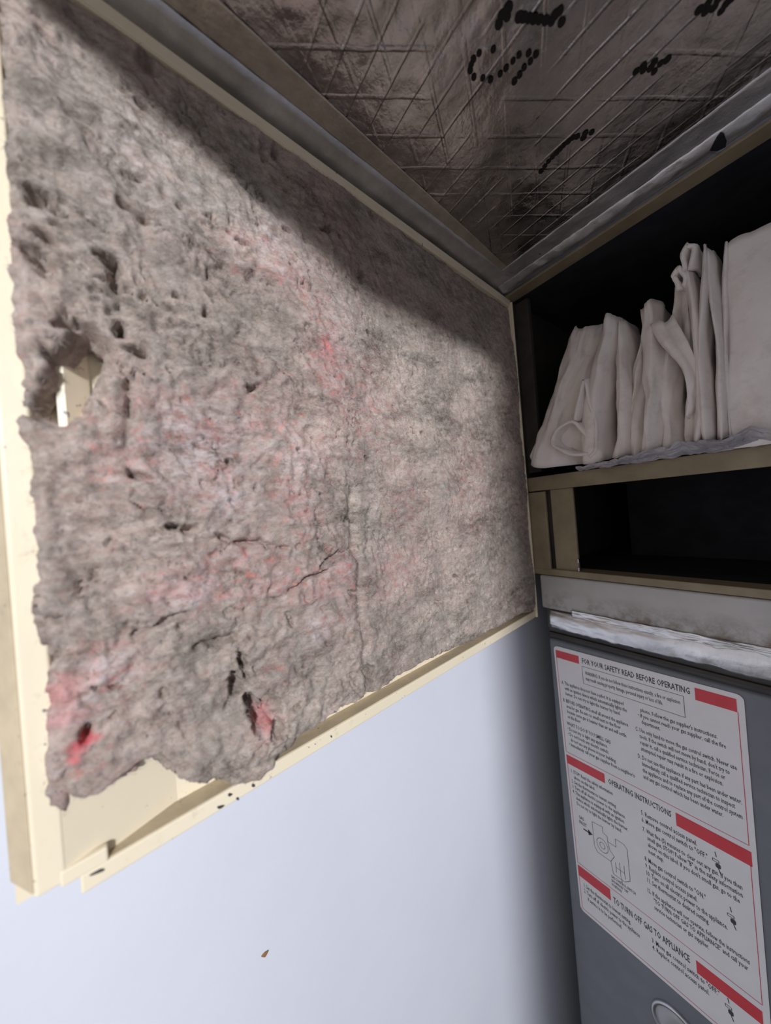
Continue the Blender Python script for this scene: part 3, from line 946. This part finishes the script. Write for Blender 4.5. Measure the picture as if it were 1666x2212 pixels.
dents = [
    (0.514, -0.109, 0.003, 0.013, 0.020, -0.2), (0.520, -0.122, 0.006, 0.008, 0.020, 0), (0.511, -0.137, 0.004, 0.010, 0.016, -0.6),
    (0.506, -0.152, 0.007, 0.013, 0.024, -0.5), (0.498, -0.150, 0.010, 0.012, 0.016, 0.3), (0.494, -0.164, 0.006, 0.010, 0.014, 0),
    (0.396, -0.162, 0.0045, 0.014, 0.024, 0.08), (0.398, -0.175, 0.005, 0.008, 0.020, 0),
    (0.576, 0.176, 0.006, 0.004, 0.018, 0.4), (0.574, 0.166, 0.003, 0.010, 0.013, 0), (0.607, 0.199, 0.007, 0.006, 0.013, 0.5), (0.608, 0.162, 0.006, 0.009, 0.015, -0.4), (0.603, 0.177, 0.007, 0.004, 0.010, 0.3), (0.598, 0.186, 0.005, 0.003, 0.008, 0.2),
    (0.573, 0.133, 0.003, 0.008, 0.017, 0), (0.566, 0.121, 0.009, 0.003, 0.017, 0.25), (0.570, 0.090, 0.003, 0.016, 0.006, 0.05),
    (0.566, 0.037, 0.011, 0.003, 0.012, 0.6), (0.545, -0.001, 0.006, 0.004, 0.016, 0.2), (0.554, 0.002, 0.006, 0.0025, 0.012, 0.3),
    (0.487, 0.232, 0.012, 0.0025, 0.011, 0.35), (0.552, 0.306, 0.004, 0.003, 0.014, 0), (0.544, 0.342, 0.006, 0.008, 0.013, 0.5),
    (0.460, 0.330, 0.004, 0.010, 0.013, 0), (0.449, 0.340, 0.004, 0.010, 0.012, 0.3), (0.512, 0.049, 0.003, 0.003, 0.012, 0), (0.521, 0.161, 0.003, 0.005, 0.010, 0),
    (0.333, 0.345, 0.006, 0.006, 0.010, 0), (0.241, 0.335, 0.004, 0.008, 0.010, 0), (0.280, 0.094, 0.004, 0.004, 0.009, 0), (0.408, -0.007, 0.004, 0.004, 0.010, 0),
    (0.590, -0.093, 0.009, 0.002, 0.012, 0.1), (0.616, -0.066, 0.004, 0.006, 0.016, 0), (0.604, -0.116, 0.003, 0.006, 0.013, 0.4), (0.275, -0.187, 0.003, 0.006, 0.012, 0),
    (0.598, 0.128, 0.008, 0.003, 0.012, -0.3), (0.604, 0.103, 0.003, 0.012, 0.012, -0.5), (0.596, 0.079, 0.010, 0.003, 0.010, 0.4), (0.585, 0.09, 0.004, 0.010, 0.010, -0.3),
    (0.530, -0.085, 0.018, 0.0025, 0.009, 0.3), (0.565, -0.060, 0.020, 0.002, 0.008, -0.2), (0.46, -0.055, 0.035, 0.002, 0.008, -0.25), (0.50, -0.015, 0.030, 0.0025, 0.009, 0.35),
    (0.43, -0.04, 0.020, 0.002, 0.008, -0.5), (0.36, 0.26, 0.004, 0.010, 0.008, 0.6), (0.40, 0.29, 0.010, 0.003, 0.009, -0.6), (0.53, 0.27, 0.014, 0.003, 0.010, 0.8),
    (0.58, 0.25, 0.012, 0.004, 0.012, 0.9), (0.56, 0.215, 0.010, 0.003, 0.010, 0.3), (0.49, 0.11, 0.008, 0.0025, 0.009, -0.7),
]
for k_ in range(70):
    dents.append((rng.uniform(0.05, 0.61), rng.uniform(-0.17, 0.34), rng.uniform(0.002, 0.008), rng.uniform(0.0012, 0.003), rng.uniform(0.004, 0.010), rng.uniform(-0.2, 1.3)))
# cheap local evaluation of every dent
for (du_, dz_, ru, rz, dd_, an) in dents:
    R_ = max(ru, rz) * 2.2
    i0, i1 = max(0, int((du_ - R_ - us[0]) / STEP)), int((du_ + R_ - us[0]) / STEP) + 1
    j0, j1 = max(0, int((dz_ - R_ - zs[0]) / STEP)), int((dz_ + R_ - zs[0]) / STEP) + 1
    if i1 <= i0 or j1 <= j0:
        continue
    Us, Vs = U[i0:i1, j0:j1], V[i0:i1, j0:j1]
    c_, s_ = math.cos(an), math.sin(an)
    a = ((Us - du_) * c_ + (Vs - dz_) * s_) / ru
    b = (-(Us - du_) * s_ + (Vs - dz_) * c_) / rz
    if ru > 3.5 * rz:
        b = b + 0.005 / rz * fbm(Us * 38 + du_ * 31, Vs * 38, 93, 3)
    r = np.sqrt(a * a + b * b) + 0.60 * fbm(Us * 110 + du_ * 50, Vs * 110, 91, 3)
    hgt[i0:i1, j0:j1] -= dd_ * sstep(1.15, 0.35, r)
# stitched creases running up the blanket
for uc, z0, z1, dep, wd in ((0.398, -0.19, 0.06, 0.005, 0.005), (0.573, 0.03, 0.20, 0.0035, 0.004)):
    line_u = uc + 0.004 * fbm(V * 30, V * 0 + uc, 57, 3)
    hgt -= dep * np.exp(-((U - line_u) / wd) ** 2) * sstep(z0, z0 + 0.02, V) * sstep(z1, z1 - 0.05, V)
# thins out towards the top flange, hinge and edges
hgt *= 0.80 + 0.20 * sstep(0.0, 0.10, 0.3535 - V)
hgt *= 0.92 + 0.08 * sstep(0.0, 0.12, U)
flap = sstep(0.075, 0.045, np.hypot((U - 0.535) * 0.9, (V + 0.178) * 1.6)) * sstep(-0.14, -0.165, V)
tape_e = 0.13 + 0.87 * sstep(0.0, 0.010, sd)
tape_h = 0.30 + 0.70 * sstep(0.0, 0.009, sh)
stay = np.maximum(np.maximum(sstep(0.575, 0.60, U) * sstep(-0.150, -0.135, V), sstep(0.31, 0.335, V)), sstep(0.05, 0.03, U))
edge_k = np.maximum(np.maximum(tape_e, flap * 0.9), stay * (0.80 + 0.2 * sstep(0.0, 0.006, sd)))
hgt = hgt * edge_k * tape_h + flap * 0.004
left = sstep(0.606, 0.616, U) * sstep(0.004, 0.012, sh)
hgt = np.where(left > 0, np.maximum(hgt, left * (0.0185 + 0.0020 * fbm(V * 40, V * 0, 87, 3))), hgt)
hgt = np.maximum(hgt, 0.0012)
Wd = PW + hgt
P = (np.array(H0)[None, None, :] + U[..., None] * np.array(DU) + Wd[..., None] * np.array(DN))
P[..., 2] += EYE + V
# pull the outermost row of the grid out to the exact torn outline
dmin = np.minimum(sd, sh)
gu, gz = np.gradient(dmin, STEP)
gl = np.maximum(np.hypot(gu, gz), 0.3)
idx = -np.ones(U.shape, int)
keep = inside.copy()
q = keep[:-1, :-1] & keep[1:, :-1] & keep[1:, 1:] & keep[:-1, 1:]
used = np.zeros(U.shape, bool)
used[:-1, :-1] |= q
used[1:, :-1] |= q
used[1:, 1:] |= q
used[:-1, 1:] |= q
idx[used] = np.arange(used.sum())
fi, fj = np.nonzero(q)
F4 = np.stack([idx[fi, fj], idx[fi + 1, fj], idx[fi + 1, fj + 1], idx[fi, fj + 1]], -1)
inner = np.zeros(U.shape, bool)
inner[1:-1, 1:-1] = q[:-1, :-1] & q[1:, :-1] & q[1:, 1:] & q[:-1, 1:]
rim = used & ~inner
sft = np.where(rim, np.clip(dmin, 0, 1.6 * STEP) / gl, 0)
P += (-sft * gu / gl)[..., None] * np.array(DU)
P[..., 2] += -sft * gz / gl
VV = P[used]
# skirt around the torn outline so that the blanket has thickness
E_ = np.concatenate([F4[:, [0, 1]], F4[:, [1, 2]], F4[:, [2, 3]], F4[:, [3, 0]]])
key = np.sort(E_, 1)
_, inv, cnt = np.unique(key[:, 0].astype(np.int64) * (len(VV) + 1) + key[:, 1], return_inverse=True, return_counts=True)
bd = E_[cnt[inv] == 1]
bv = np.unique(bd)
newi = -np.ones(len(VV), int)
newi[bv] = len(VV) + np.arange(len(bv))
low = VV[bv] - np.array(DN) * 0.0055
VV2 = np.concatenate([VV, low])
SK = np.stack([bd[:, 1], bd[:, 0], newi[bd[:, 0]], newi[bd[:, 1]]], -1)
FF = np.concatenate([F4, SK])
me = bpy.data.meshes.new('fibreglass_blanket')
me.vertices.add(len(VV2))
me.vertices.foreach_set('co', VV2.reshape(-1))
me.loops.add(len(FF) * 4)
me.polygons.add(len(FF))
me.loops.foreach_set('vertex_index', FF.reshape(-1).astype(np.int32))
me.polygons.foreach_set('loop_start', np.arange(0, len(FF) * 4, 4, dtype=np.int32))
me.update(calc_edges=True)
me.validate()
# where the glass still shows pink under the dust
tint = np.zeros(U.shape)
for (pu, pz, r_, s_) in [
    (0.415, 0.150, 0.030, 0.9), (0.418, 0.180, 0.022, 0.7), (0.407, 0.120, 0.022, 0.7), (0.531, 0.066, 0.026, 0.8), (0.552, 0.088, 0.018, 0.6), (0.524, 0.031, 0.022, 0.7),
    (0.464, 0.026, 0.026, 0.7), (0.458, -0.003, 0.022, 0.7), (0.532, -0.039, 0.024, 1.0), (0.558, -0.037, 0.016, 0.9), (0.505, -0.037, 0.030, 1.0), (0.47, -0.045, 0.028, 0.8), (0.434, -0.062, 0.034, 0.9), (0.57, 0.05, 0.03, 0.45), (0.50, 0.09, 0.03, 0.6),
    (0.610, -0.090, 0.014, 0.8), (0.608, -0.124, 0.008, 1.2), (0.616, -0.100, 0.012, 0.8), (0.502, -0.158, 0.012, 1.1), (0.593, -0.083, 0.016, 0.8), (0.456, 0.225, 0.03, 0.6),
    (0.488, 0.231, 0.012, 0.9), (0.314, 0.013, 0.045, 0.45), (0.338, -0.066, 0.040, 0.45), (0.439, 0.210, 0.025, 0.6), (0.489, -0.122, 0.02, 0.5), (0.20, 0.028, 0.06, 0.3), (0.47, 0.08, 0.06, 0.5), (0.36, 0.10, 0.06, 0.4), (0.605, -0.14, 0.02, 0.5)]:
    tint = np.maximum(tint, s_ * np.exp(-((U - pu) ** 2 + (V - pz) ** 2) / (r_ * r_)))
tint = np.clip(tint * 1.15 + 0.08 + 0.20 * fbm(U * 9, V * 9, 77, 3), 0, 1)
pale = np.zeros(U.shape)
for (pu, pz, r_, s_) in [(0.531, 0.060, 0.03, 0.8), (0.591, -0.082, 0.010, 1.0), (0.515, 0.02, 0.018, 0.8), (0.546, -0.047, 0.010, 0.9), (0.45, 0.05, 0.02, 0.5), (0.45, -0.10, 0.012, 0.9), (0.60, -0.10, 0.008, 0.7), (0.55, 0.26, 0.04, 0.35), (0.46, 0.25, 0.03, 0.5), (0.40, 0.20, 0.03, 0.35)]:
    pale = np.maximum(pale, s_ * np.exp(-((U - pu) ** 2 + (V - pz) ** 2) / (r_ * r_)))
colr = np.zeros((len(VV2), 4))
colr[:, 3] = 1
colr[:len(VV), 0] = tint[used]
colr[len(VV):, 0] = tint[used][bv]
colr[:len(VV), 1] = pale[used]
hotm = np.zeros(U.shape)
for (pu, pz, ru, rz, s_) in [(0.606, -0.121, 0.007, 0.005, 1.0), (0.610, -0.127, 0.004, 0.006, 0.8), (0.613, -0.088, 0.010, 0.010, 0.32), (0.610, -0.103, 0.012, 0.006, 0.22), (0.500, -0.156, 0.006, 0.008, 0.35), (0.417, 0.160, 0.012, 0.016, 0.22)]:
    hotm = np.maximum(hotm, s_ * sstep(1.2, 0.5, np.hypot((U - pu) / ru, (V - pz) / rz) + 0.4 * fbm(U * 140, V * 140, 95, 2)))
colr[:len(VV), 2] = hotm[used]
ca_ = me.color_attributes.new('tint', 'FLOAT_COLOR', 'POINT')
ca_.data.foreach_set('color', colr.reshape(-1))
link('fibreglass_blanket', me, M['insulation'], door, True)

# loose fibres standing off the blanket
NF_ = 34000
cand = rng.integers(0, len(VV), NF_)
base = VV[cand]
tan_a = np.array(DU)
tan_b = np.array((0, 0, 1.0))
ang = rng.normal(0.75, 0.9, NF_)
dirv = np.cos(ang)[:, None] * tan_a + np.sin(ang)[:, None] * tan_b
side = -np.sin(ang)[:, None] * tan_a + np.cos(ang)[:, None] * tan_b
ln = rng.uniform(0.002, 0.008, NF_)[:, None]
wdt = rng.uniform(0.00006, 0.00013, NF_)[:, None]
lift = rng.uniform(0.0002, 0.0022, NF_)[:, None] * np.array(DN)
bend = rng.normal(0, 0.0016, NF_)[:, None] * side
p0 = base - dirv * ln * 0.5 - np.array(DN) * 0.0006
p1 = base + lift + bend
p2 = base + dirv * ln * 0.5 - np.array(DN) * 0.0004 + lift * 0.5
FV = np.stack([p0 - side * wdt, p0 + side * wdt, p1 - side * wdt, p1 + side * wdt, p2], 1).reshape(-1, 3)
b5 = np.arange(NF_) * 5
faces = []
for b_ in b5.tolist():
    faces.append((b_, b_ + 1, b_ + 3, b_ + 2))
    faces.append((b_ + 2, b_ + 3, b_ + 4))
fz = pydata('loose_fibres', FV, faces, M['fibre'], door)
fz['kind'] = 'stuff'
